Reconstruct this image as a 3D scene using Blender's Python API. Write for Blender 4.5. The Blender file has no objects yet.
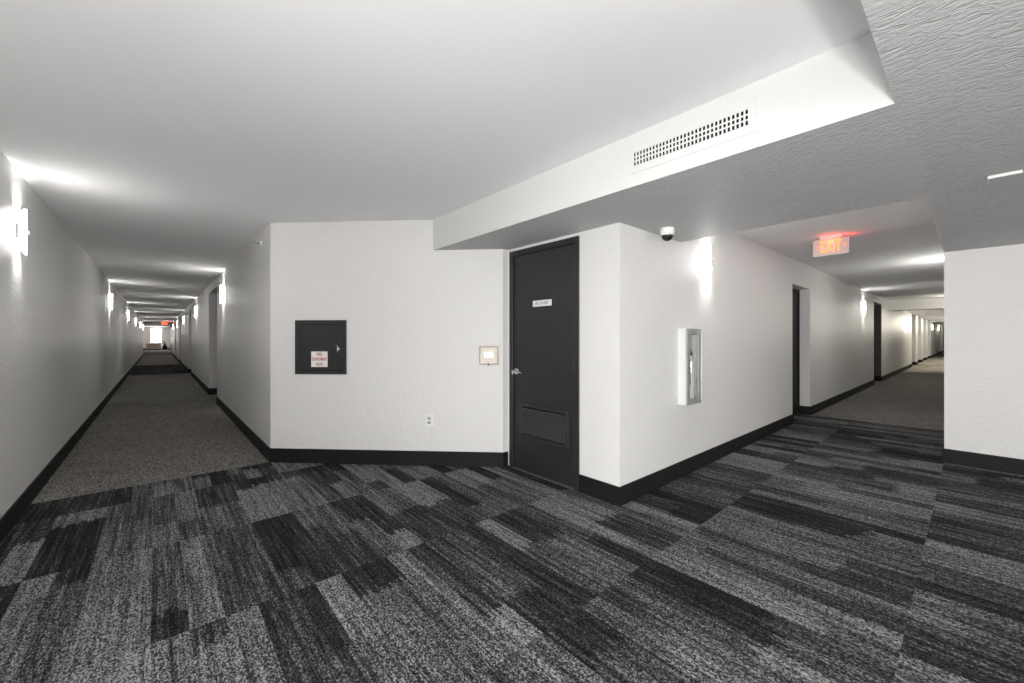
import bpy, bmesh, math, random
from mathutils import Vector, Matrix
random.seed(7)
PI = math.pi
C = bpy.context.scene.collection
S = bpy.context.scene

# ------------------------------------------------------------------ materials
def new_mat(name):
    m = bpy.data.materials.new(name); m.use_nodes = True
    nt = m.node_tree; nt.nodes.clear()
    out = nt.nodes.new('ShaderNodeOutputMaterial')
    return m, nt, out
class N:
    def __init__(s, nt): s.nt = nt
    def n(s, t, **k):
        x = s.nt.nodes.new(t)
        for a, b in k.items(): setattr(x, a, b)
        return x
    def link(s, a, b): s.nt.links.new(a, b)
    def put(s, v, sock):
        if isinstance(v, (int, float)): sock.default_value = v
        elif isinstance(v, tuple): sock.default_value = v
        else: s.link(v, sock)
    def m(s, op, a, b=None, c=None):
        x = s.n('ShaderNodeMath', operation=op)
        s.put(a, x.inputs[0])
        if b is not None: s.put(b, x.inputs[1])
        if c is not None: s.put(c, x.inputs[2])
        return x.outputs[0]
    def xyz(s, a, b, c=0.0):
        x = s.n('ShaderNodeCombineXYZ')
        s.put(a, x.inputs[0]); s.put(b, x.inputs[1]); s.put(c, x.inputs[2])
        return x.outputs[0]
    def white(s, v):
        x = s.n('ShaderNodeTexWhiteNoise', noise_dimensions='3D'); s.link(v, x.inputs['Vector']); return x.outputs['Value']
    def noise(s, v, scale=1.0, detail=2.0, rough=0.5):
        x = s.n('ShaderNodeTexNoise'); s.link(v, x.inputs['Vector'])
        x.inputs['Scale'].default_value = scale; x.inputs['Detail'].default_value = detail; x.inputs['Roughness'].default_value = rough
        return x.outputs['Fac']
    def ramp(s, f, stops):
        x = s.n('ShaderNodeValToRGB'); s.link(f, x.inputs[0])
        e = x.color_ramp.elements
        while len(e) < len(stops): e.new(0.5)
        for i, (p, c) in enumerate(stops):
            e[i].position = p; e[i].color = (c[0], c[1], c[2], 1)
        return x.outputs[0]

def mat(name, col, rough=0.5, metal=0.0, spec=0.5, var=0.04, vscale=3.0, bump=0.0, bscale=200.0, bdist=0.001, emit=None, estr=0.0):
    """plain surface with slight procedural colour variation and optional bump"""
    m, nt, out = new_mat(name); g = N(nt)
    b = g.n('ShaderNodeBsdfPrincipled')
    tc = g.n('ShaderNodeTexCoord').outputs['Object']
    f = g.noise(tc, vscale, 3)
    lo = tuple(c*(1-var) for c in col); hi = tuple(min(1, c*(1+var)) for c in col)
    g.link(g.ramp(f, [(0.3, lo), (0.7, hi)]), b.inputs['Base Color'])
    b.inputs['Roughness'].default_value = rough; b.inputs['Metallic'].default_value = metal
    b.inputs['Specular IOR Level'].default_value = spec
    if emit:
        b.inputs['Emission Color'].default_value = (*emit, 1); b.inputs['Emission Strength'].default_value = estr
    if bump:
        bp = g.n('ShaderNodeBump'); bp.inputs['Strength'].default_value = bump; bp.inputs['Distance'].default_value = bdist
        g.link(g.noise(tc, bscale, 3, .6), bp.inputs['Height']); g.link(bp.outputs[0], b.inputs['Normal'])
    g.link(b.outputs[0], out.inputs[0])
    return m

M = {}
M['wall'] = mat('wall_paint', (.79, .782, .768), rough=.42, spec=.5, var=.012, vscale=.8, bump=1.0, bscale=52, bdist=.007)
M['ceil'] = mat('ceiling_paint', (.87, .87, .875), rough=.8, spec=.2, var=.01, vscale=.6)
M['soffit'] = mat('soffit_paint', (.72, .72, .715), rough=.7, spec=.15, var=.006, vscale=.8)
M['base'] = mat('black_baseboard_vinyl', (.011, .011, .0115), rough=.6, spec=.22, var=.1, bump=.1, bscale=40)
M['door'] = mat('charcoal_door_paint', (.0225, .0225, .0245), rough=.42, var=.10, vscale=5, bump=.15, bscale=90)
M['blackgap'] = mat('dark_cavity', (.004, .004, .004), rough=.9)
M['white'] = mat('white_enamel', (.82, .82, .80), rough=.4)
M['white_plastic'] = mat('white_plastic', (.85, .85, .84), rough=.35)
M['beige'] = mat('beige_plastic', (.54, .46, .37), rough=.4)
M['beige_dark'] = mat('beige_frame', (.50, .43, .35), rough=.4)
M['chrome'] = mat('satin_chrome', (.78, .78, .78), rough=.22, metal=1.0)
M['steel'] = mat('grey_painted_steel', (.36, .37, .36), rough=.4, metal=.3)
M['grey'] = mat('grey_metal', (.36, .36, .38), rough=.45, metal=.2)
M['black'] = mat('black_plastic', (.012, .012, .012), rough=.25)
M['rubber'] = mat('black_rubber', (.01, .01, .01), rough=.7)
M['red'] = mat('red_ink', (.45, .02, .03), rough=.6)
M['ink'] = mat('grey_ink', (.10, .10, .10), rough=.6)
M['socket'] = mat('socket_face', (.45, .44, .42), rough=.5)
M['wood'] = mat('pale_wood', (.50, .40, .32), rough=.5)
M['tan'] = mat('tan_fabric', (.75, .67, .58), rough=.9)
M['leaf'] = mat('dark_leaf', (.03, .05, .02), rough=.6, var=.3)
M['flower'] = mat('red_flower', (.55, .03, .02), rough=.7, var=.2)
M['dark_plate'] = mat('dark_recess_side', (.09, .082, .07), rough=.5)

def textured_ceiling():
    m, nt, out = new_mat('brushed_texture_ceiling'); g = N(nt)
    b = g.n('ShaderNodeBsdfPrincipled')
    tc = g.n('ShaderNodeTexCoord').outputs['Object']
    mp = g.n('ShaderNodeMapping'); g.link(tc, mp.inputs[0])
    mp.inputs['Rotation'].default_value = (0, 0, math.radians(4)); mp.inputs['Scale'].default_value = (58, 17, 30)
    a = g.n('ShaderNodeTexNoise'); g.link(mp.outputs[0], a.inputs['Vector'])
    a.inputs['Scale'].default_value = 1.0; a.inputs['Detail'].default_value = 3; a.inputs['Distortion'].default_value = .9
    r = g.n('ShaderNodeMath', operation='SUBTRACT'); g.link(a.outputs['Fac'], r.inputs[0]); r.inputs[1].default_value = .5
    ab = g.m('ABSOLUTE', r.outputs[0])
    bp = g.n('ShaderNodeBump'); bp.inputs['Strength'].default_value = 1.0; bp.inputs['Distance'].default_value = .006
    g.link(g.m('SUBTRACT', 1.0, g.m('MULTIPLY', ab, 3.0)), bp.inputs['Height'])
    g.link(bp.outputs[0], b.inputs['Normal'])
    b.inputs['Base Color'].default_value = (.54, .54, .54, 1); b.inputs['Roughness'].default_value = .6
    b.inputs['Specular IOR Level'].default_value = .25
    g.link(b.outputs[0], out.inputs[0]); return m
M['texceil'] = textured_ceiling()

def carpet_tiles(name, dark, mid, light, speck=1.0):
    """metre long planks running along the left corridor, each striped and flecked"""
    m, nt, out = new_mat(name); g = N(nt)
    b = g.n('ShaderNodeBsdfPrincipled')
    tc = g.n('ShaderNodeTexCoord').outputs['Object']
    sp = g.n('ShaderNodeSeparateXYZ'); g.link(tc, sp.inputs[0])
    x, y = sp.outputs[0], sp.outputs[1]
    c1 = g.m('FLOOR', g.m('DIVIDE', g.m('ADD', x, .02), .25))
    yy = g.m('DIVIDE', g.m('SUBTRACT', y, .19), 1.01)
    row = g.m('FLOOR', yy); fy = g.m('FRACT', yy)
    fx = g.m('FRACT', g.m('DIVIDE', g.m('ADD', x, .02), .25))
    # each plank is one or two strips wide, and each strip changes tone once along its length, with a ragged edge
    two = g.m('GREATER_THAN', g.white(g.xyz(c1, row, 2.2)), .45)
    side = g.m('MULTIPLY', two, g.m('GREATER_THAN', fx, .5))
    strip = g.m('FLOOR', g.m('DIVIDE', x, .012))
    rag = g.m('MULTIPLY', g.m('SUBTRACT', g.white(g.xyz(strip, row, 4.1)), .5), .07)
    cut = g.m('ADD', g.m('MULTIPLY', g.white(g.xyz(c1, row, g.m('ADD', side, 31.0))), .7), .15)
    sub = g.m('GREATER_THAN', g.m('ADD', fy, rag), cut)
    t = g.white(g.xyz(c1, row, g.m('ADD', g.m('ADD', side, 12.5), g.m('MULTIPLY', sub, 3.0))))
    # long streaks and a few dark lines
    st = g.noise(g.xyz(g.m('MULTIPLY', x, 46.0), g.m('MULTIPLY', y, 1.6), g.m('ADD', g.m('MULTIPLY', row, 5.3), g.m('MULTIPLY', c1, 3.1))), 1.0, 3.0, .65)
    st = g.m('MULTIPLY', g.m('SUBTRACT', st, .5), 1.1)
    v = g.m('ADD', g.m('ADD', g.m('MULTIPLY', t, .50), .20), st)
    rib = g.m('SINE', g.m('MULTIPLY', x, 2*PI/.012))
    loop = g.white(g.xyz(g.m('FLOOR', g.m('DIVIDE', x, .0045)), g.m('FLOOR', g.m('DIVIDE', g.m('ADD', y, g.m('MULTIPLY', g.white(g.xyz(g.m('FLOOR', g.m('DIVIDE', x, .0045)), 0.0, 9.0)), .007)), .007)), 5.0))
    big = g.noise(g.xyz(g.m('MULTIPLY', x, 90.0), g.m('MULTIPLY', y, 60.0), 0.0), 1.0, 2.0, .6)
    fl = g.m('ADD', g.m('SUBTRACT', loop, .5), g.m('SUBTRACT', big, .5))
    amp = g.m('ADD', .28, g.m('MULTIPLY', g.m('MAXIMUM', v, 0.0), .75))
    v2 = g.m('ADD', v, g.m('MULTIPLY', g.m('MULTIPLY', fl, amp), speck))
    v2 = g.m('ADD', v2, g.m('MULTIPLY', rib, .03))
    col = g.ramp(v2, [(0.12, dark), (0.5, mid), (1.0, light)])
    g.link(col, b.inputs['Base Color'])
    b.inputs['Roughness'].default_value = .95; b.inputs['Specular IOR Level'].default_value = .15
    bp = g.n('ShaderNodeBump'); bp.inputs['Strength'].default_value = .7; bp.inputs['Distance'].default_value = .004
    g.link(g.m('ADD', fl, g.m('MULTIPLY', rib, .12)), bp.inputs['Height']); g.link(bp.outputs[0], b.inputs['Normal'])
    g.link(b.outputs[0], out.inputs[0]); return m
M['tiles'] = carpet_tiles('striped_carpet_tiles', (.005, .005, .006), (.060, .060, .063), (.37, .37, .375))
M['tiles_dark'] = carpet_tiles('dark_carpet_tiles', (.003, .003, .003), (.012, .012, .012), (.09, .09, .09))
M['tiles_pale'] = carpet_tiles('pale_patterned_carpet', (.12, .11, .09), (.40, .37, .32), (.75, .72, .64))
def carpet_plain(name, a, c):
    m, nt, out = new_mat(name); g = N(nt)
    b = g.n('ShaderNodeBsdfPrincipled')
    tc = g.n('ShaderNodeTexCoord').outputs['Object']
    f = g.noise(tc, 100, 4, .85); f2 = g.noise(tc, 2.2, 2)
    sp = g.n('ShaderNodeSeparateXYZ'); g.link(tc, sp.inputs[0])
    lp = g.white(g.xyz(g.m('FLOOR', g.m('DIVIDE', sp.outputs[0], .008)), g.m('FLOOR', g.m('DIVIDE', sp.outputs[1], .012)), 1.0))
    f = g.m('ADD', g.m('MULTIPLY', f, .55), g.m('MULTIPLY', lp, .42))
    v = g.m('ADD', f, g.m('MULTIPLY', g.m('SUBTRACT', f2, .5), .10))
    g.link(g.ramp(v, [(.26, a), (.76, c)]), b.inputs['Base Color'])
    b.inputs['Roughness'].default_value = .95; b.inputs['Specular IOR Level'].default_value = .1
    bp = g.n('ShaderNodeBump'); bp.inputs['Strength'].default_value = .6; bp.inputs['Distance'].default_value = .003
    g.link(f, bp.inputs['Height']); g.link(bp.outputs[0], b.inputs['Normal'])
    g.link(b.outputs[0], out.inputs[0]); return m
M['plain'] = carpet_plain('plain_grey_carpet', (.03, .028, .025), (.42, .40, .37))

def frosted(name, col, strength, clear):
    m, nt, out = new_mat(name); g = N(nt)
    e = g.n('ShaderNodeEmission'); e.inputs[0].default_value = (*col, 1); e.inputs[1].default_value = strength
    t = g.n('ShaderNodeBsdfTransparent'); mx = g.n('ShaderNodeMixShader'); mx.inputs[0].default_value = clear
    g.link(e.outputs[0], mx.inputs[1]); g.link(t.outputs[0], mx.inputs[2]); g.link(mx.outputs[0], out.inputs[0])
    return m
M['shade'] = frosted('lit_frosted_glass', (1, .985, .96), 34.0, .3)
M['shade_warm'] = frosted('lit_frosted_glass_warm', (1, .95, .84), 34.0, .3)
M['shade_inner'] = frosted('frosted_glass_inner_face', (1, .985, .95), .8, .35)
def glass(name, k=.10):
    m, nt, out = new_mat(name); g = N(nt)
    a = g.n('ShaderNodeBsdfTransparent'); b = g.n('ShaderNodeBsdfGlossy'); b.inputs['Roughness'].default_value = .05
    mx = g.n('ShaderNodeMixShader'); mx.inputs[0].default_value = k
    g.link(a.outputs[0], mx.inputs[1]); g.link(b.outputs[0], mx.inputs[2]); g.link(mx.outputs[0], out.inputs[0]); return m
M['glass'] = glass('clear_glass')
M['clear'] = glass('clear_plastic', .02)
M['exit_face'] = mat('exit_panel_acrylic', (.60, .55, .53), rough=.25, emit=(1, .45, .38), estr=.03)
M['exit_letter'] = mat('lit_exit_letters', (.35, .10, .03), rough=.4, emit=(1, .34, .10), estr=.8)
M['exit_red'] = mat('red_lit_letters', (.8, .05, .02), rough=.4, emit=(1, .03, .01), estr=3.5)

# ------------------------------------------------------------------ geometry helpers
def box(bm, x0, x1, y0, y1, z0, z1, bev=0.0, seg=2):
    r = bmesh.ops.create_cube(bm, size=1)
    vs = r['verts']
    for v in vs:
        v.co = Vector(((x0+x1)/2 + v.co.x*(x1-x0), (y0+y1)/2 + v.co.y*(y1-y0), (z0+z1)/2 + v.co.z*(z1-z0)))
    if bev:
        es = list({e for v in vs for e in v.link_edges})
        bmesh.ops.bevel(bm, geom=es, offset=bev, segments=seg, affect='EDGES', profile=.5)
def cyl(bm, c, r0, r1, h, axis='z', seg=24):
    r = bmesh.ops.create_cone(bm, cap_ends=True, segments=seg, radius1=r0, radius2=r1, depth=h)
    R = {'z': Matrix(), 'y': Matrix.Rotation(PI/2, 4, 'X'), 'x': Matrix.Rotation(PI/2, 4, 'Y')}[axis]
    bmesh.ops.transform(bm, matrix=Matrix.Translation(c) @ R, verts=r['verts'])
def lathe(bm, prof, c=(0, 0, 0), seg=32, axis='z'):
    rings = []
    R = {'z': Matrix(), 'y': Matrix.Rotation(PI/2, 3, 'X').to_4x4()}[axis]
    for r, z in prof:
        ring = []
        for k in range(seg):
            a = 2*PI*k/seg
            p = R @ Vector((r*math.cos(a), r*math.sin(a), z))
            ring.append(bm.verts.new(p + Vector(c)))
        rings.append(ring)
    for i in range(len(rings)-1):
        for k in range(seg):
            bm.faces.new((rings[i][k], rings[i][(k+1) % seg], rings[i+1][(k+1) % seg], rings[i+1][k]))
    bm.faces.new(rings[0][::-1]); bm.faces.new(rings[-1])
def tube(bm, pts, r, seg=10):
    pts = [Vector(p) for p in pts]; rings = []
    for i, p in enumerate(pts):
        d = (pts[min(i+1, len(pts)-1)] - pts[max(i-1, 0)]).normalized()
        up = Vector((0, 0, 1)) if abs(d.z) < .9 else Vector((1, 0, 0))
        s = d.cross(up).normalized(); t = s.cross(d).normalized()
        rr = r[i] if isinstance(r, (list, tuple)) else r
        rings.append([bm.verts.new(p + (s*math.cos(2*PI*k/seg) + t*math.sin(2*PI*k/seg))*rr) for k in range(seg)])
    for i in range(len(rings)-1):
        for k in range(seg):
            bm.faces.new((rings[i][k], rings[i][(k+1) % seg], rings[i+1][(k+1) % seg], rings[i+1][k]))
    bm.faces.new(rings[0][::-1]); bm.faces.new(rings[-1])
def obj(name, bm, m, parent=None, smooth=False):
    me = bpy.data.meshes.new(name)
    bmesh.ops.recalc_face_normals(bm, faces=bm.faces)
    bm.to_mesh(me); bm.free()
    for k in (m if isinstance(m, list) else [m]): me.materials.append(k)
    if smooth:
        for p in me.polygons: p.use_smooth = True
        try: me.set_sharp_from_angle(angle=math.radians(40))
        except Exception: pass
    o = bpy.data.objects.new(name, me); C.objects.link(o)
    if parent: o.parent = parent
    return o
def part(name, m, parent, *boxes, bev=0.0):
    bm = bmesh.new()
    for b in boxes: box(bm, *b, bev=bev)
    return obj(name, bm, m, parent)
def struct(name, m, *boxes, parent=None):
    bm = bmesh.new()
    for b in boxes: box(bm, *b)
    o = obj(name, bm, m, parent)
    if parent is None: o['kind'] = 'structure'
    return o
def thing(name, label, cat, loc=(0, 0, 0), deg=0, group=None, kind=None):
    o = bpy.data.objects.new(name, None); C.objects.link(o); o.empty_display_size = .1
    o.location = loc; o.rotation_euler = (0, 0, math.radians(deg))
    if kind: o['kind'] = kind
    else: o['label'] = label; o['category'] = cat
    if kind and label: o['label'] = label
    if group: o['group'] = group
    return o
def dup(root, loc, deg, label):
    r = root.copy(); C.objects.link(r); r.location = loc; r.rotation_euler = (0, 0, math.radians(deg)); r['label'] = label
    for ch in list(root.children):
        c = ch.copy(); C.objects.link(c); c.parent = r
        for gc in list(ch.children):
            d = gc.copy(); C.objects.link(d); d.parent = c
    return r
def letters(name, lines, size, width, m, parent, x, y, z, depth=.0006, gap=1.25, bold=0.0):
    """raised lettering: local x right, z up, facing -y; centred on (x, z); width None = natural, else the widest line is fitted"""
    bm = bmesh.new()
    n = len(lines)
    for i, t in enumerate(lines):
        cu = bpy.data.curves.new('t', 'FONT'); cu.body = t; cu.size = size; cu.extrude = depth; cu.offset = bold
        cu.align_x = 'CENTER'; cu.align_y = 'CENTER'
        ob = bpy.data.objects.new('t', cu); C.objects.link(ob)
        dg = bpy.context.evaluated_depsgraph_get(); dg.update()
        me = bpy.data.meshes.new_from_object(ob.evaluated_get(dg))
        b2 = bmesh.new(); b2.from_mesh(me)
        xs = [v.co.x for v in b2.verts]; w = max(xs)-min(xs)
        wt = width[i] if isinstance(width, (list, tuple)) else width
        sx = wt/w if wt else 1.0
        zoff = ((n-1)/2 - i)*size*gap
        for v in b2.verts: v.co = Vector((x + v.co.x*sx, y - v.co.z, z + v.co.y + zoff))
        b2.to_mesh(me); b2.free(); bm.from_mesh(me)
        bpy.data.objects.remove(ob); bpy.data.curves.remove(cu); bpy.data.meshes.remove(me)
    return obj(name, bm, m, parent)

# ------------------------------------------------------------------ the building (metres; +Y runs down the left corridor, +X down the right one)
CH, DZ = 2.41, 2.112            # ceiling and dropped ceiling heights
LX, RX = -.725, .86             # walls of the left corridor
YW, YS = 1.735, .188            # walls of the right corridor
SX, DX = 2.037, 2.59            # soffit face, door wall
EX = 5.95                       # end face of the wall at the right
S45 = 5.53                      # diagonal wall: x + y
AY = S45 - RX                   # corner to the left corridor
CX = 2.523; CY = S45 - CX        # corner at the janitor door

def prism(bm, pts, z0, z1, side_idx=0, bot_idx=0):
    lo = [bm.verts.new((x, y, z0)) for x, y in pts]; hi = [bm.verts.new((x, y, z1)) for x, y in pts]
    f = bm.faces.new(lo); f.material_index = bot_idx; g = bm.faces.new(hi); g.material_index = bot_idx
    for i in range(len(pts)):
        q = bm.faces.new((lo[i], lo[(i+1) % len(pts)], hi[(i+1) % len(pts)], hi[i])); q.material_index = side_idx

# floor zones
struct('floor', M['tiles'], (-5.2, 7.95, -5.2, 4.672, -.1, 0))
struct('floor', M['plain'], (LX-.3, RX+.5, 4.672, 18.4, -.1, 0), (-3, 3, 24.9, 57.2, -.1, 0))
struct('floor', M['tiles_dark'], (LX-.3, RX+.5, 18.4, 24.9, -.1, 0))
struct('floor', M['plain'], (7.95, 20.8, -.2, 2.3, -.1, 0))
struct('floor', M['tiles_pale'], (20.8, 33.8, -.2, 2.3, -.1, 0))
struct('floor', M['plain'], (33.8, 42, -.2, 2.3, -.1, 0))
struct('floor', M['tiles'], (42, 75, -.2, 2.3, -.1, 0))
# ceilings
struct('ceiling', M['ceil'], (-5.2, 3.0, YS-.05, 38.2, CH, CH+.12))
struct('ceiling', M['ceil'], (-3.1, 3.1, 38.2, 57.3, CH, CH+.12))
struct('ceiling', M['ceil'], (3.45, 17.1, .0, 2.2, CH, CH+.12))
bm = bmesh.new()
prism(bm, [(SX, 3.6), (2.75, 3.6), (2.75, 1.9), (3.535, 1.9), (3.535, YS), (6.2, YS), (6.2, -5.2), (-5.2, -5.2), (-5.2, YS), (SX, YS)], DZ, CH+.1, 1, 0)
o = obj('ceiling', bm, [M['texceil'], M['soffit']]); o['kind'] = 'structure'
# beam and lower ceiling farther down the right corridor
struct('trim_beam', M['ceil'], (17.1, 17.7, 0, 2.2, DZ, CH+.1))
struct('ceiling', M['ceil'], (17.7, 75, 0, 2.3, 2.30, 2.45))
struct('trim_beam', M['ceil'], (23.0, 23.5, 0, 1.25, DZ, 2.32))

# walls -----------------------------------------------------------
def run_wall(name, axis, face, into, s0, s1, z1, openings, thick=.42, mat_=None):
    """wall whose face lies at `face`; openings = (a, b, top, depth)"""
    bm = bmesh.new()
    def bx(a, b, d0, d1, z0, zz):
        p, q = sorted((face + into*d0, face + into*d1))
        if axis == 'x': box(bm, a, b, p, q, z0, zz)
        else: box(bm, p, q, a, b, z0, zz)
    cur = s0
    for a, b, top, dep in openings:
        if a > cur: bx(cur, a, 0, thick, 0, z1)
        bx(a, b, dep, thick, 0, top)
        if top < z1: bx(a, b, 0, thick, top, z1)
        cur = b
    if s1 > cur: bx(cur, s1, 0, thick, 0, z1)
    o = obj(name, bm, mat_ or M['wall']); o['kind'] = 'structure'
    # baseboards: along the face and round the far side of each opening
    bm = bmesh.new(); t, hh = .012, .14
    def bb(a, b, d0, d1):
        p, q = sorted((face + into*d0, face + into*d1))
        if axis == 'x': box(bm, a, b, p, q, 0, hh, bev=.002, seg=1)
        else: box(bm, p, q, a, b, 0, hh, bev=.002, seg=1)
    cur = s0
    for a, b, top, dep in openings:
        bb(cur, a, -t, 0)
        bb(b-t, b, -t, dep); bb(a, a+t, -t, dep)
        cur = b
    bb(cur, s1, -t, 0)
    o = obj('baseboard_' + name.split('_', 1)[1], bm, M['base']); o['kind'] = 'structure'

run_wall('wall_left', 'y', LX, -1, 1.2, 38.0, CH, [])
LN = [(9.5, 11.1, 2.23, .25), (17.2, 18.55, 2.23, .25), (24.9, 26.4, 2.23, .25), (32.0, 33.4, 2.23, .25)]
run_wall('wall_right', 'y', RX, 1, AY, 45.0, CH, LN)
RN = [(6.975, 7.95, 2.04, .185), (14.36, 15.75, 2.22, .26), (24.6, 26.4, 2.30, .34), (27.6, 29.35, 2.30, .34), (30.9, 32.7, 2.30, .34), (34.2, 36.0, 2.30, .34), (39.5, 41.0, 2.2, .26), (46.5, 48.5, 2.2, .26)]
run_wall('wall_back', 'x', YW, 1, DX+.4, 75, CH, RN)
# doors set in the corridor niches
nd = 2
def niche_door(axis, face, into, a, b, top, dep, side=False):
    global nd
    d = thing('door_%d' % nd, None, None, (0, 0, 0), 0, kind='structure'); nd += 1
    def part_bx(nm, m, a0, b0, d0, d1, z0, z1):
        p, q = sorted((face + into*d0, face + into*d1))
        return part(nm, m, d, (a0, b0, p, q, z0, z1) if axis == 'x' else (p, q, a0, b0, z0, z1), bev=.003)
    w = b - a
    cx = (a+b)/2
    half = min(.49, w/2-.004)
    a0, b0 = (cx-half, cx+half) if w < 1.2 else (a+.02, b-.02)
    part_bx('door_frame', M['base'], a0, a0+.05, dep-.045, dep, 0, top-.005)
    part_bx('door_frame', M['base'], b0-.05, b0, dep-.045, dep, 0, top-.005)
    part_bx('door_frame', M['base'], a0+.05, b0-.05, dep-.045, dep, top-.06, top-.005)
    lf = part_bx('door_leaf', M['base'], a0+.054, b0-.054, dep-.03, dep-.001, .01, top-.064)
    p = bmesh.new()
    cyl(p, ((a0+.11, face+into*(dep-.055), .95) if axis == 'x' else (face+into*(dep-.055), a0+.11, .95)), .028, .028, .05, 'y' if axis == 'x' else 'x')
    obj('door_handle', p, M['chrome'], lf, True)
for a, b, top, dep in RN: niche_door('x', YW, 1, a, b, top, dep)
for a, b, top, dep in LN: niche_door('y', RX, 1, a, b, top, dep)
# dark sheet over the side face of the far recess in the right corridor
for x0 in (15.735,):
    struct('trim_jamb', M['dark_plate'], (x0, x0+.0145, YW+.006, YW+.215, .14, 2.215))
for (a, b, top, dep) in ():
    struct('trim_jamb', M['dark_plate'], (RX+.006, RX+dep-.05, b-.014, b+.0, .14, top-.003))

# diagonal wall, with the angled corners closed by solid prisms
bm = bmesh.new()
prism(bm, [(RX, AY), (CX, CY), (DX+.2, CY), (DX+.2, AY)], 0, CH)
o = obj('wall_diagonal', bm, M['wall']); o['kind'] = 'structure'
def base_line(name, pts, t=.012, hh=.14):
    """baseboard following a polyline; the room lies to the right of travel"""
    bm = bmesh.new(); P = [Vector(p) for p in pts]; off = []
    for i, p in enumerate(P):
        ds = []
        if i: ds.append((P[i]-P[i-1]).normalized())
        if i < len(P)-1: ds.append((P[i+1]-P[i]).normalized())
        ns = [Vector((d.y, -d.x)) for d in ds]
        if len(ns) == 1: off.append(p + ns[0]*t)
        else:
            n = (ns[0]+ns[1]); off.append(p + n*(t/(1+ns[0].dot(ns[1]))))
    for i in range(len(P)-1):
        q = [P[i], P[i+1], off[i+1], off[i]]
        prism(bm, [(v.x, v.y) for v in q], 0, hh)
    o = obj(name, bm, M['base']); o['kind'] = 'structure'
base_line('baseboard_diagonal', [(RX, AY+.01), (RX, AY), (CX, CY), (DX-.011, CY)])

# door wall (x = DX) with the A/C closet opening, and its solid
D0, D1, DT = 2.978, 2.115, 2.085      # outer frame edges and top
struct('wall_door', M['wall'], (DX, DX+.4, YW, D1, 0, CH), (DX, DX+.4, D1, D0, DT, CH), (DX, DX+.4, D0, CY+.05, 0, CH), (DX+.12, DX+.4, D1, D0, 0, DT))
base_line('baseboard_door', [(DX, D1-.001), (DX, YW), (DX+.4, YW)])
# wall at the far right and the side of the right corridor
struct('wall_front', M['wall'], (EX, EX+.2, -5.2, YS, 0, CH), (EX+.2, 75, YS-.2, YS, 0, CH))
base_line('baseboard_front', [(60, YS), (EX, YS), (EX, -5.2)])
# walls of the lobby behind the camera
struct('wall_rear', M['wall'], (-5.2, EX+.2, -5.3, -5.1, 0, CH))
struct('wall_side', M['wall'], (-5.3, -5.1, -5.2, 1.3, 0, CH), (-5.2, LX-.42, 1.2, 1.4, 0, CH))
# room at the end of the left corridor
struct('wall_end', M['wall'], (-3.1, -.56, 56.8, 57.0, 0, CH), (.42, 3.1, 56.8, 57.0, 0, CH), (-.56, .42, 56.8, 57.0, 0, .72), (-.56, .42, 56.8, 57, 2.3, CH),
       (-3.2, -3.0, 38, 57, 0, CH), (3.0, 3.2, 38, 57, 0, CH), (-3.2, LX-.42, 37.8, 38.0, 0, CH), (RX+.42, 3.2, 37.8, 38.0, 0, CH))
base_line('baseboard_end', [(-3, 56.8), (3, 56.8)])
struct('wall_far', M['wall'], (75, 75.2, 0, 2.3, 0, CH))
w = thing('window_1', None, None, (0, 0, 0), 0, kind='structure')
part('window_frame', M['white'], w, (-.56, -.50, 56.78, 56.9, .72, 2.3), (.36, .42, 56.78, 56.9, .72, 2.3), (-.50, .36, 56.78, 56.9, .72, .78), (-.50, .36, 56.78, 56.9, 2.24, 2.3), (-.50, .36, 56.8, 56.88, 1.47, 1.53))
part('pane', M['glass'], w, (-.50, .36, 56.835, 56.845, .78, 2.24))

# ------------------------------------------------------------------ A/C closet door
d = thing('door_1', None, None, (DX, (D0+D1)/2, 0), -90, kind='structure')
W = (D0-D1)/2
fb = bmesh.new()
for q in ((-W, -W+.048, -.012, .1, 0, DT), (W-.048, W, -.012, .1, 0, DT), (-W+.048, W-.048, -.012, .1, DT-.05, DT)): box(fb, *q, bev=.002, seg=1)
for q in ((-W+.047, -W+.06, .035, .1, 0, DT-.05), (W-.06, W-.047, .035, .1, 0, DT-.05), (-W+.048, W-.048, .035, .1, DT-.062, DT-.049)): box(fb, *q)
obj('door_frame', fb, M['door'], d)
lw = W-.054
lx0, lx1, lz0, lz1 = -W+.135, W-.118, .318, .632
leaf = part('door_leaf', M['door'], d, (-lw, lx0+.02, .004, .034, .012, DT-.054), (lx1-.02, lw, .004, .034, .012, DT-.054), (lx0+.02, lx1-.02, .004, .034, .012, lz0+.02), (lx0+.02, lx1-.02, .004, .034, lz1-.02, DT-.054))
part('dark_backing', M['blackgap'], leaf, (-lw, lw, .094, .1, .012, DT-.054))
bm = bmesh.new()
for q in ((lx0, lx0+.028, -.006, .006, lz0, lz1), (lx1-.028, lx1, -.006, .006, lz0, lz1), (lx0+.028, lx1-.028, -.006, .006, lz0, lz0+.028), (lx0+.028, lx1-.028, -.006, .006, lz1-.028, lz1)): box(bm, *q, bev=.003, seg=1)
lv = obj('louver_frame', bm, M['door'], d)
bm = bmesh.new(); n = 11
for k in range(n):
    z = lz0+.036 + (lz1-lz0-.072)*(k+.5)/n
    # inverted-Y slats: sloping down towards the corridor
    pr = [(lx0+.022, .014, z+.006), (lx0+.022, -.004, z-.006), (lx0+.022, -.004, z-.008), (lx0+.022, .014, z+.004)]
    a = [bm.verts.new(p) for p in pr]; b = [bm.verts.new((lx1-.022, p[1], p[2])) for p in pr]
    bm.faces.new(a); bm.faces.new(b[::-1])
    for i in range(4): bm.faces.new((a[i], a[(i+1) % 4], b[(i+1) % 4], b[i]))
sl = obj('louver_slats', bm, mat('louver_sheen_paint', (.075, .075, .078), .35), lv)  # paler than the door: the slats' sheen is put into the colour
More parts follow.
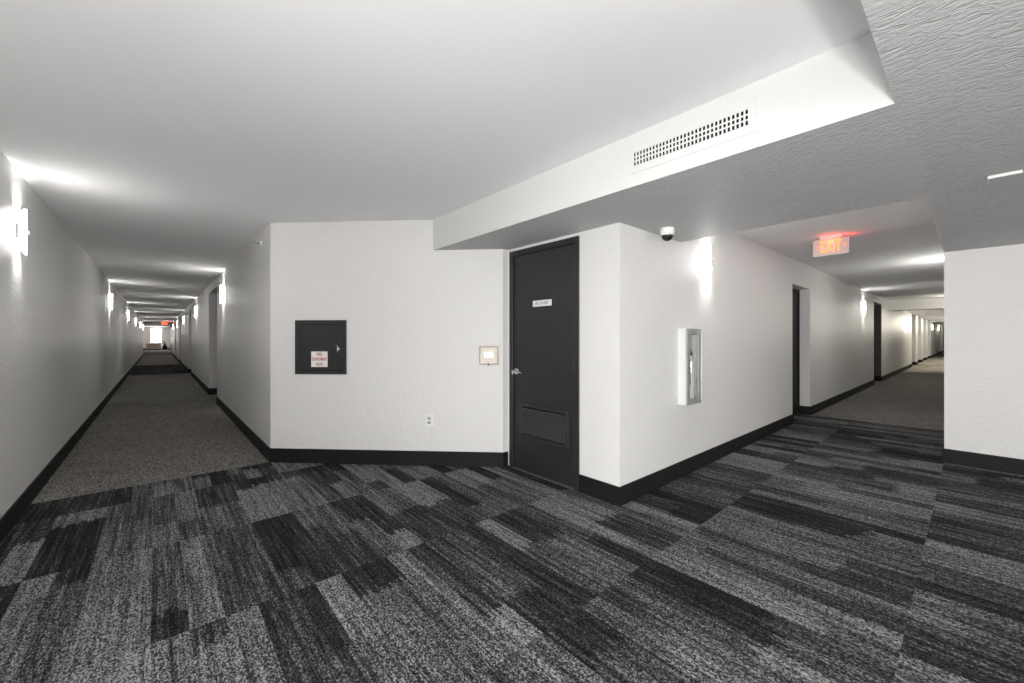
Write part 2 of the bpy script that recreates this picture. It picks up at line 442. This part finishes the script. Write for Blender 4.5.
hx = -W+.098; hz = .93
bm = bmesh.new(); lathe(bm, [(.0335, 0), (.0335, .006), (.029, .012), (.014, .014), (.0125, .048), (.0125, .055)], (hx, .004, hz), axis='y')
hd = obj('door_handle', bm, M['chrome'], d, True)
bm = bmesh.new(); tube(bm, [(hx-.006, -.05, hz), (hx+.02, -.052, hz), (hx+.06, -.052, hz-.003), (hx+.1, -.047, hz-.006), (hx+.112, -.04, hz-.007)], [.0125, .0115, .010, .009, .007])
obj('lever', bm, M['chrome'], hd, True)
bm = bmesh.new(); box(bm, -W+.042, -W+.066, -.016, -.006, hz-.03, hz+.012, bev=.002)
obj('strike_plate', bm, M['chrome'], d)
for z in (1.815, 1.03, .225):
    bm = bmesh.new(); cyl(bm, (W-.052, -.007, z), .0065, .0065, .105, 'z', 14); box(bm, W-.085, W-.054, .0, .0045, z-.05, z+.05)
    obj('hinge', bm, M['door'], d, True)
sp = part('sign_plate', M['white_plastic'], d, (-.115, .118, .0, .0045, 1.535, 1.59), bev=.001)
letters('lettering', ['A/C CLOSET'], .034, .165, M['ink'], sp, .002, -.0005, 1.5625)
# pale threshold under the door
part('threshold', mat('worn_threshold', (.10, .095, .09), .6), d, (-W+.05, W-.05, -.02, .09, 0, .006))

# ------------------------------------------------------------------ fire department valve cabinet
def at45(px_x): return (px_x, S45 - px_x, 0)
cx = 1.233
t = thing('fire_valve_cabinet', 'square black fire department valve cabinet set in the diagonal wall', 'cabinet', (cx, S45-cx, 1.158), -45)
part('backing', M['blackgap'], t, (-.262, .262, -.003, 0, -.268, .268))
bm = bmesh.new()
for q in ((-.265, -.225, -.014, -.003, -.27, .27), (.225, .265, -.014, -.003, -.27, .27), (-.225, .225, -.014, -.003, -.27, -.235), (-.225, .225, -.014, -.003, .228, .27)): box(bm, *q, bev=.003, seg=1)
obj('frame', bm, M['door'], t)
dr = part('cabinet_door', M['door'], t, (-.221, .221, -.012, -.003, -.231, .224), bev=.002)
bm = bmesh.new(); lathe(bm, [(.016, 0), (.016, .004), (.008, .006), (.008, .014)], (.185, -.012, -.018), axis='y')
box(bm, .178, .188, -.032, -.024, -.052, -.006, bev=.003)
tube(bm, [(.165, -.028, .012), (.172, -.032, .016), (.186, -.032, .012), (.192, -.03, -.004)], .004)
obj('latch', bm, M['chrome'], t, True)
sg = part('warning_sign', M['white_plastic'], t, (-.094, .074, -.0155, -.0125, -.197, -.043), bev=.0008)
letters('lettering', ['FIRE', 'DEPARTMENT', 'VALVE'], .044, [.056, .152, .074], M['red'], sg, -.010, -.0158, -.120, gap=1.13, bold=.0006)

# ------------------------------------------------------------------ outlet and thermostat
x = 2.010
t = thing('power_outlet', 'small white power outlet low on the diagonal wall', 'power outlet', (x, S45-x, .442), -45)
part('cover_plate', M['white_plastic'], t, (-.040, .040, -.009, 0, -.060, .060), bev=.003)
for dz in (.021, -.021):
    bm = bmesh.new(); box(bm, -.017, .017, -.0105, -.008, dz-.014, dz+.014, bev=.004)
    s_ = obj('socket', bm, M['socket'], t)
    part('slots', M['black'], s_, (-.008, -.0055, -.0109, -.0104, dz-.002, dz+.008), (.0055, .008, -.0109, -.0104, dz-.002, dz+.008), (-.0025, .0025, -.0109, -.0104, dz-.011, dz-.006))
x = 2.427
t = thing('thermostat_guard', 'beige lockable guard box round the thermostat beside the black door', 'thermostat guard', (x, S45-x, 1.083), -45)
part('back_plate', M['beige'], t, (-.088, .088, -.004, 0, -.084, .084))
bm = bmesh.new()
for q in ((-.093, -.082, -.035, 0, -.09, .09), (.082, .093, -.035, 0, -.09, .09), (-.082, .082, -.035, 0, -.09, -.079), (-.082, .082, -.035, 0, .076, .09)): box(bm, *q, bev=.003)
obj('guard_rim', bm, M['beige_dark'], t)
part('clear_cover', M['clear'], t, (-.082, .082, -.033, -.031, -.079, .076))
bm = bmesh.new(); cyl(bm, (0, -.039, -.087), .011, .011, .012, 'y', 16); obj('lock', bm, M['black'], t, True)
t = thing('thermostat', 'white thermostat inside the beige guard box', 'thermostat', (x, S45-x, 1.083), -45)
part('body', M['white_plastic'], t, (-.05, .052, -.024, -.004, -.03, .036), bev=.004)
part('screen', mat('lcd', (.62, .64, .68), .3), t, (-.034, .006, -.0252, -.0238, -.012, .024))

# ------------------------------------------------------------------ air vent in the soffit face
vy = .970
t = thing('air_vent', 'long white air vent grille high on the white soffit face', 'air vent', (SX, vy, 2.262), -90)
bm = bmesh.new(); hw, hh = .298, .036
for q in ((-.325, -hw, -.007, 0, -.078, .085), (hw, .325, -.007, 0, -.078, .085), (-hw, hw, -.007, 0, -.078, -hh), (-hw, hw, -.007, 0, hh, .085)): box(bm, *q, bev=.002, seg=1)
obj('vent_frame', bm, M['soffit'], t)
part('duct_shade_plate', M['blackgap'], t, (-hw, hw, -.0012, -.0002, -hh, hh))  # flat black plate, coloured in for the shade of an open duct
bm = bmesh.new(); n = 31
for k in range(n+1):
    xx = -hw + 2*hw*k/n
    box(bm, xx-.0036, xx+.0036, -.011, -.006, -hh, hh)
obj('vertical_louvers', bm, M['white'], t)
bm = bmesh.new()
for k in (-.012, .012): box(bm, -hw, hw, -.006, -.0014, k-.0032, k+.0032)
obj('horizontal_louvers', bm, M['white'], t)

# ------------------------------------------------------------------ extinguisher cabinets
def ext_cabinet(loc, deg, label):
    t = thing('extinguisher_cabinet', label, 'extinguisher cabinet', loc, deg)
    w, h_, dp = .140, .340, .066
    bm = bmesh.new()
    for q in ((-w, -w+.004, -dp, 0, -h_, h_), (w-.004, w, -dp, 0, -h_, h_), (-w+.004, w-.004, -dp, 0, -h_, -h_+.004), (-w+.004, w-.004, -dp, 0, h_-.004, h_), (-w+.004, w-.004, -.004, 0, -h_+.004, h_-.004)): box(bm, *q)
    obj('body', bm, M['white'], t)
    bm = bmesh.new(); g_ = .052
    for q in ((-w, -w+g_, -dp-.014, -dp, -h_, h_), (w-g_-.012, w, -dp-.014, -dp, -h_, h_), (-w+g_, w-g_-.012, -dp-.014, -dp, -h_, -h_+g_), (-w+g_, w-g_-.012, -dp-.014, -dp, h_-g_, h_)): box(bm, *q, bev=.004)
    dr = obj('cabinet_door', bm, M['steel'], t)
    part('glass_pane', M['glass'], dr, (-w+g_, w-g_-.012, -dp-.006, -dp-.004, -h_+g_, h_-g_))
    bm = bmesh.new(); tube(bm, [(-w+.03, -dp-.012, .055), (-w+.03, -dp-.034, .05), (-w+.03, -dp-.034, -.05), (-w+.03, -dp-.012, -.055)], .005)
    obj('handle', bm, M['chrome'], dr, True)
    bm = bmesh.new(); nk = 30
    for k in range(nk):
        z0 = -h_+.02 + (2*h_-.04)*k/nk
        cyl(bm, (w-.008, -dp-.018, z0+.011), .009, .009, .012, 'z', 10)
    obj('piano_hinge', bm, M['white'], dr, True)
    return t
ecx = 3.645
ext_cabinet((ecx, YW, .993), 0, 'white extinguisher cabinet with grey framed glass door on the corner wall under the dome camera')
def extinguisher(loc, deg, label):
    t = thing('fire_extinguisher', label, 'fire extinguisher', loc, deg)
    bm = bmesh.new(); lathe(bm, [(.027, 0), (.031, .006), (.031, .36), (.026, .39), (.012, .405), (.012, .43)], seg=24); obj('tank', bm, M['white'], t, True)
    bm = bmesh.new(); box(bm, -.02, .02, -.01, .01, .43, .46, bev=.003); box(bm, -.052, .015, -.006, .006, .468, .478, bev=.002); box(bm, -.05, .01, -.006, .006, .446, .454, bev=.002); obj('valve', bm, M['black'], t)
    bm = bmesh.new(); tube(bm, [(-.018, -.004, .445), (-.036, -.006, .45), (-.048, -.008, .40), (-.046, -.01, .32), (-.044, -.01, .24), (-.042, -.01, .17)], [.007, .008, .009, .009, .009, .011]); obj('hose', bm, M['rubber'], t, True)
    return t
extinguisher((ecx+.02, YW-.035, .66), 0, 'white fire extinguisher with black hose inside the glass fronted cabinet')

# ------------------------------------------------------------------ dome camera, ceiling plate, small wall devices
t = thing('dome_camera', 'small white dome security camera with black lens under the textured ceiling', 'security camera', (3.02, 1.585, DZ))
bm = bmesh.new(); lathe(bm, [(.052, 0), (.054, -.012), (.054, -.034), (.052, -.042), (.047, -.046)]); obj('housing', bm, M['white_plastic'], t, True)
bm = bmesh.new(); lathe(bm, [(.0455, -.044), (.045, -.06), (.040, -.076), (.029, -.089), (.013, -.097), (.002, -.099)]); obj('lens_dome', bm, M['black'], t, True)
bm = bmesh.new(); lathe(bm, [(.047, -.044), (.049, -.05), (.0475, -.056), (.046, -.053)]); obj('trim_ring', bm, M['white_plastic'], t, True)
t = thing('ceiling_plate', 'thin pale square cover plate on the textured ceiling near the right edge', 'cover plate', (3.385, -.112, DZ))
part('plate', M['texceil'], t, (-.052, .052, -.055, .055, -.012, 0))
part('lit_edges', M['white'], t, (-.056, -.052, -.058, .058, -.015, 0), (-.052, .052, .055, .058, -.015, 0))  # white on two edges only: the light they catch is put into the colour
def sprinkler(loc, deg, label):
    t = thing('wall_sprinkler', label, 'sprinkler', loc, deg)
    bm = bmesh.new(); lathe(bm, [(.032, 0), (.032, .003), (.026, .008), (.012, .01)], axis='y'); obj('escutcheon', bm, M['white'], t, True)
    bm = bmesh.new(); cyl(bm, (0, -.028, 0), .009, .007, .04, 'y', 12); box(bm, -.018, .018, -.056, -.053, -.004, .012); box(bm, -.014, -.011, -.055, -.03, -.003, .003); box(bm, .011, .014, -.055, -.03, -.003, .003)
    obj('sprinkler_head', bm, M['grey'], t)
sprinkler((RX, 5.17, 2.29), -90, 'tiny sidewall sprinkler under the ceiling near the diagonal wall corner')
sprinkler((RX, 12.1, 2.29), -90, 'tiny sidewall sprinkler beyond the first doorway of the left corridor')
ext_cabinet((RX, 23.0, 1.05), -90, 'distant extinguisher cabinet on the right wall of the left corridor')
t = thing('fire_alarm', 'white fire alarm strobe with red lettering far down the left corridor', 'fire alarm', (RX, 32.6, 2.12), -90)
part('housing', M['white_plastic'], t, (-.09, .09, -.06, 0, -.11, .11), bev=.01)
letters('lettering', ['FIRE'], .06, .14, M['red'], t, 0, -.061, -.05, bold=.002)
t = thing('smoke_detector', 'small dark round detector under the beam of the right corridor', 'detector', (19.2, 1.62, 2.3))
bm = bmesh.new(); lathe(bm, [(.08, 0), (.08, -.03), (.06, -.09), (.02, -.11)]); obj('detector_body', bm, M['grey'], t, True)
t = thing('room_sign', 'small projecting sign by the second doorway of the left corridor', 'sign', (RX, 17.9, 2.1), -90)
part('sign_arm', M['grey'], t, (-.01, .01, -.08, 0, -.01, .01))
part('sign_panel', M['white_plastic'], t, (-.008, .008, -.2, -.08, -.05, .05), bev=.002)

# ------------------------------------------------------------------ exit signs
def exit_sign(loc, deg, label, lm, fm, drop=0.0):
    t = thing('exit_sign', label, 'exit sign', loc, deg)
    part('canopy', M['white'], t, (-.10, .10, -.03, .03, -.03, 0), bev=.003)
    if drop: part('stem', M['white'], t, (-.01, .01, -.01, .01, -.03-drop, -.03))
    z1 = -.032-drop; z0 = z1-.185
    p = part('sign_panel', fm, t, (-.158, .158, -.007, .007, z0, z1), bev=.002)
    part('panel_edge', M['white'], t, (-.162, -.158, -.01, .01, z0, z1), (.158, .162, -.01, .01, z0, z1), (-.162, .162, -.01, .01, z0-.003, z0))
    zc = (z0+z1)/2
    letters('lettering', ['EXIT'], .19, .195, lm, p, 0, -.0075, zc, bold=.004)
    for s in (-1, 1):
        bm = bmesh.new()
        q = [(s*.140, zc), (s*.120, zc+.022), (s*.112, zc+.022), (s*.130, zc), (s*.112, zc-.022), (s*.120, zc-.022)]
        a = [bm.verts.new((x_, -.0072, z_)) for x_, z_ in q]; b = [bm.verts.new((x_, -.0085, z_)) for x_, z_ in q]
        bm.faces.new(a); bm.faces.new(b[::-1])
        for i in range(6): bm.faces.new((a[i], a[(i+1) % 6], b[(i+1) % 6], b[i]))
        obj('arrow', bm, lm, p)
    return t
exit_sign((5.74, 1.06, CH), -90, 'lit orange EXIT sign hanging in the mouth of the right corridor', M['exit_letter'], M['exit_face'])
exit_sign((.40, 37.6, CH), 0, 'red glowing EXIT sign at the far end of the left corridor', M['exit_red'], M['exit_red'])

# ------------------------------------------------------------------ wall sconces
def make_sconce(loc, deg, label, sm):
    t = thing('wall_sconce', label, 'wall sconce', loc, deg, 'corridor wall sconces')
    part('back_plate', M['grey'], t, (-.036, .036, -.014, 0, -.052, .052), bev=.003)
    bm = bmesh.new(); cyl(bm, (0, -.024, 0), .006, .006, .048, 'y', 12); obj('arm', bm, M['chrome'], t, True)
    bm = bmesh.new(); n = 14; H = .155
    # curved glass panel, rounded at the corners, thickened
    fr, bk = [], []
    for i in range(n+1):
        u = -1 + 2*i/n; ang = u*.85; R_ = .050
        xx = R_*math.sin(ang); yy = .006 - R_*math.cos(ang)
        zz = H - .02*max(0, abs(u)-.6)/.4
        xi = (R_-.004)*math.sin(ang); yi = .006 - (R_-.004)*math.cos(ang)
        fr.append((bm.verts.new((xx, yy, zz)), bm.verts.new((xx, yy, -zz)))); bk.append((bm.verts.new((xi, yi, zz)), bm.verts.new((xi, yi, -zz))))
    for i in range(n):
        bm.faces.new((fr[i][0], fr[i+1][0], fr[i+1][1], fr[i][1])); bm.faces.new((bk[i][1], bk[i+1][1], bk[i+1][0], bk[i][0]))
        bm.faces.new((fr[i][0], bk[i][0], bk[i+1][0], fr[i+1][0])); bm.faces.new((fr[i][1], fr[i+1][1], bk[i+1][1], bk[i][1]))
    for i in (0, n): bm.faces.new((fr[i][0], fr[i][1], bk[i][1], bk[i][0]))
    sh = obj('glass_shade', bm, [sm, M['shade_inner']], t, True)
    for p in sh.data.polygons:
        if p.normal.y > .2: p.material_index = 1
    bm = bmesh.new(); cyl(bm, (0, -.051, 0), .014, .011, .014, 'y', 16); obj('knob', bm, M['grey'], t, True)
    return t
def lamp_at(loc, deg, e, col, open_=False):
    a = math.radians(deg)
    for sgn in (1, -1):
        l = bpy.data.lights.new('sconce_bulb', 'POINT' if open_ else 'SPOT'); l.energy = e; l.color = col; l.shadow_soft_size = .012
        o = bpy.data.objects.new('sconce_bulb', l); C.objects.link(o)
        off = Vector((0, -.028, 0)); off.rotate(Matrix.Rotation(a, 3, 'Z'))
        o.location = Vector(loc) + off + Vector((0, 0, sgn*.07))
        if not open_:
            l.spot_size = math.radians(110); l.spot_blend = 1.0
            o.rotation_euler = (PI if sgn > 0 else 0, 0, 0)
W0 = (1, .985, .92); W1 = (1, .94, .80)
EB = 8.5
scs = []
lab_l = ['nearest wall sconce on the left wall of the left corridor', 'second wall sconce on the left wall of the left corridor', 'third wall sconce along the left wall of the left corridor',
         'fourth wall sconce along the left wall of the left corridor', 'fifth wall sconce along the left wall of the left corridor', 'farthest wall sconce along the left wall of the left corridor']
for y, lb in zip((4.34, 11.55, 18.1, 24.3, 30.6, 36.4), lab_l): scs.append(((LX, y, 1.985), 90, lb, W0))
lab_r = ['wall sconce before the first doorway on the right wall of the left corridor', 'wall sconce between the first and second doorways of the left corridor', 'wall sconce just before the third doorway of the left corridor',
         'wall sconce between third and fourth doorways of the left corridor', 'farthest wall sconce on the right wall of the left corridor']
for y, lb in zip((8.5, 14.75, 21.7, 29.0, 36.0), lab_r): scs.append(((RX, y, 2.0), -90, lb, W0))
scs.append(((4.07, YW, 2.0), 0, 'lit wall sconce above and right of the extinguisher cabinet', W0))
scs.append(((12.75, YW, 1.97), 0, 'wall sconce between the first two doorways of the right corridor', W0))
scs.append(((22.2, YW, 1.70), 0, 'wall sconce beyond the beam of the right corridor', W1))
scs.append(((37.6, YW, 1.95), 0, 'distant wall sconce past the row of alcoves in the right corridor', W1))
scs.append(((44.8, YW, 1.98), 0, 'farthest wall sconce in the right corridor', W1))
protos = {}
for loc, deg, lb, col in scs:
    if col not in protos: protos[col] = make_sconce(loc, deg, lb, M['shade'] if col == W0 else M['shade_warm'])
    else: dup(protos[col], loc, deg, lb)
    lamp_at(loc, deg, EB, col)
# the same fittings continue on the hidden side of the right corridor: bare bulbs here, the farther ones added to brighten the alcoves
for x_, col, e in ((8.6, W0, 4), (16.2, W1, 4), (24.6, W1, 12), (28.0, W1, 14), (31.5, W1, 14), (35.0, W1, 12), (50.0, W1, 6)): lamp_at((x_, YS, 2.0), 180, e, col, True)

# ------------------------------------------------------------------ furniture at the end of the left corridor
t = thing('console_table', 'pale console table under the bright window at the end of the left corridor', 'table', (-.25, 56.2, 0))
part('table_top', M['wood'], t, (-.56, .56, -.18, .18, .66, .70), bev=.006)
part('back_panel', M['tan'], t, (-.50, .50, .10, .12, .12, .66))
for sx_ in (-1, 1):
    for sy in (-1, 1): part('leg', M['wood'], t, (sx_*.53-.025, sx_*.53+.025, sy*.15-.025, sy*.15+.025, 0, .66), bev=.004)
part('lower_shelf', M['wood'], t, (-.505, .505, -.15, .15, .10, .13))
t = thing('potted_plant', 'dark potted plant with red flowers right of the console table', 'potted plant', (.62, 56.1, 0))
bm = bmesh.new(); lathe(bm, [(.12, 0), (.17, .1), (.20, .3), (.18, .42), (.14, .44)]); obj('pot', bm, M['rubber'], t, True)
bm = bmesh.new()
for k in range(26):
    a = random.uniform(0, 2*PI); r = random.uniform(.05, .22); z = random.uniform(.5, .78)
    p0 = Vector((0, 0, .42)); p1 = Vector((r*math.cos(a)*.6, r*math.sin(a)*.6, z-.08)); p2 = Vector((r*math.cos(a), r*math.sin(a), z))
    tube(bm, [p0, p1, p2], [.006, .02, .004], 5)
obj('foliage', bm, M['leaf'], t)
for k in range(12):
    bm = bmesh.new()
    a = 2*PI*k/12; r = (.07, .17)[k % 2]
    bmesh.ops.create_icosphere(bm, subdivisions=1, radius=random.uniform(.025, .045), matrix=Matrix.Translation((r*math.cos(a), r*math.sin(a), random.uniform(.68, .9))))
    obj('flower', bm, M['flower'], t)

# ------------------------------------------------------------------ light
def area(name, loc, rot, sx, sy, e, col=(1, 1, 1)):
    l = bpy.data.lights.new(name, 'AREA'); l.shape = 'RECTANGLE'; l.size = sx; l.size_y = sy; l.energy = e; l.color = col
    o = bpy.data.objects.new(name, l); C.objects.link(o); o.location = loc; o.rotation_euler = rot; return o
# unseen area fills added behind the photographer; no windows are built there
area('lobby_fill', (-4.9, -2.2, 1.15), (PI/2, 0, -PI/2), 5.2, 1.9, 120)
area('lobby_fill', (1.5, -4.9, 1.15), (PI/2, 0, PI), 7.5, 1.9, 75)
# the photographer's flash
f_ = bpy.data.lights.new('camera_flash', 'POINT'); f_.energy = 27; f_.shadow_soft_size = .06; f_.color = (1, .985, .97)
fo = bpy.data.objects.new('camera_flash', f_); C.objects.link(fo); fo.location = (-.10, -.09, 1.45)
f_ = bpy.data.lights.new('added_fill', 'POINT'); f_.energy = 96; f_.shadow_soft_size = .12; f_.color = (1, .985, .97)  # low fill added to brighten the ceiling, apart from the flash above
fo = bpy.data.objects.new('added_fill', f_); C.objects.link(fo); fo.location = (-.55, -.65, .75)
# daylight at the far window
area('end_daylight', (-.08, 57.6, 1.6), (-PI/2, 0, 0), 2.2, 2.2, 260, (1, .97, .95))
# red glow of the exit sign
for loc, e in (((5.70, 1.06, 2.345), .25), ((5.78, .92, 2.345), .25), ((.4, 37.4, 2.3), .3)):
    l = bpy.data.lights.new('exit_glow', 'POINT'); l.energy = e; l.color = (1, .06, .04); l.shadow_soft_size = .02
    o = bpy.data.objects.new('exit_glow', l); C.objects.link(o); o.location = loc
wd = bpy.data.worlds.new('world'); S.world = wd; wd.use_nodes = True
wd.node_tree.nodes['Background'].inputs[0].default_value = (.9, .95, 1, 1); wd.node_tree.nodes['Background'].inputs[1].default_value = 2.0

# ------------------------------------------------------------------ camera
FPX = 404.3
cam = bpy.data.cameras.new('camera'); co = bpy.data.objects.new('camera', cam); C.objects.link(co)
cam.sensor_width = 36; cam.lens = FPX*36/1024; cam.clip_start = .02; cam.clip_end = 200
cam.shift_y = -3.5/1024
a_ = (157-512)/FPX; n_ = math.hypot(a_, 1)
co.location = (0, 0, 1.25); co.rotation_euler = (PI/2, 0, 0)
fwd = Vector((-a_/n_, 1/n_, 0))
co.rotation_euler = (PI/2, 0, -math.atan2(fwd.x, fwd.y))
S.camera = co
S.view_settings.view_transform = 'Standard'; S.view_settings.look = 'None'
S.view_settings.exposure = 1.1; S.view_settings.gamma = 1.0; S.view_settings.use_curve_mapping = False
S.cycles.max_bounces = 10; S.cycles.diffuse_bounces = 6; S.cycles.transparent_max_bounces = 16
S.cycles.use_denoising = True; S.cycles.sample_clamp_indirect = 6.0; S.cycles.caustics_reflective = False; S.cycles.caustics_refractive = False
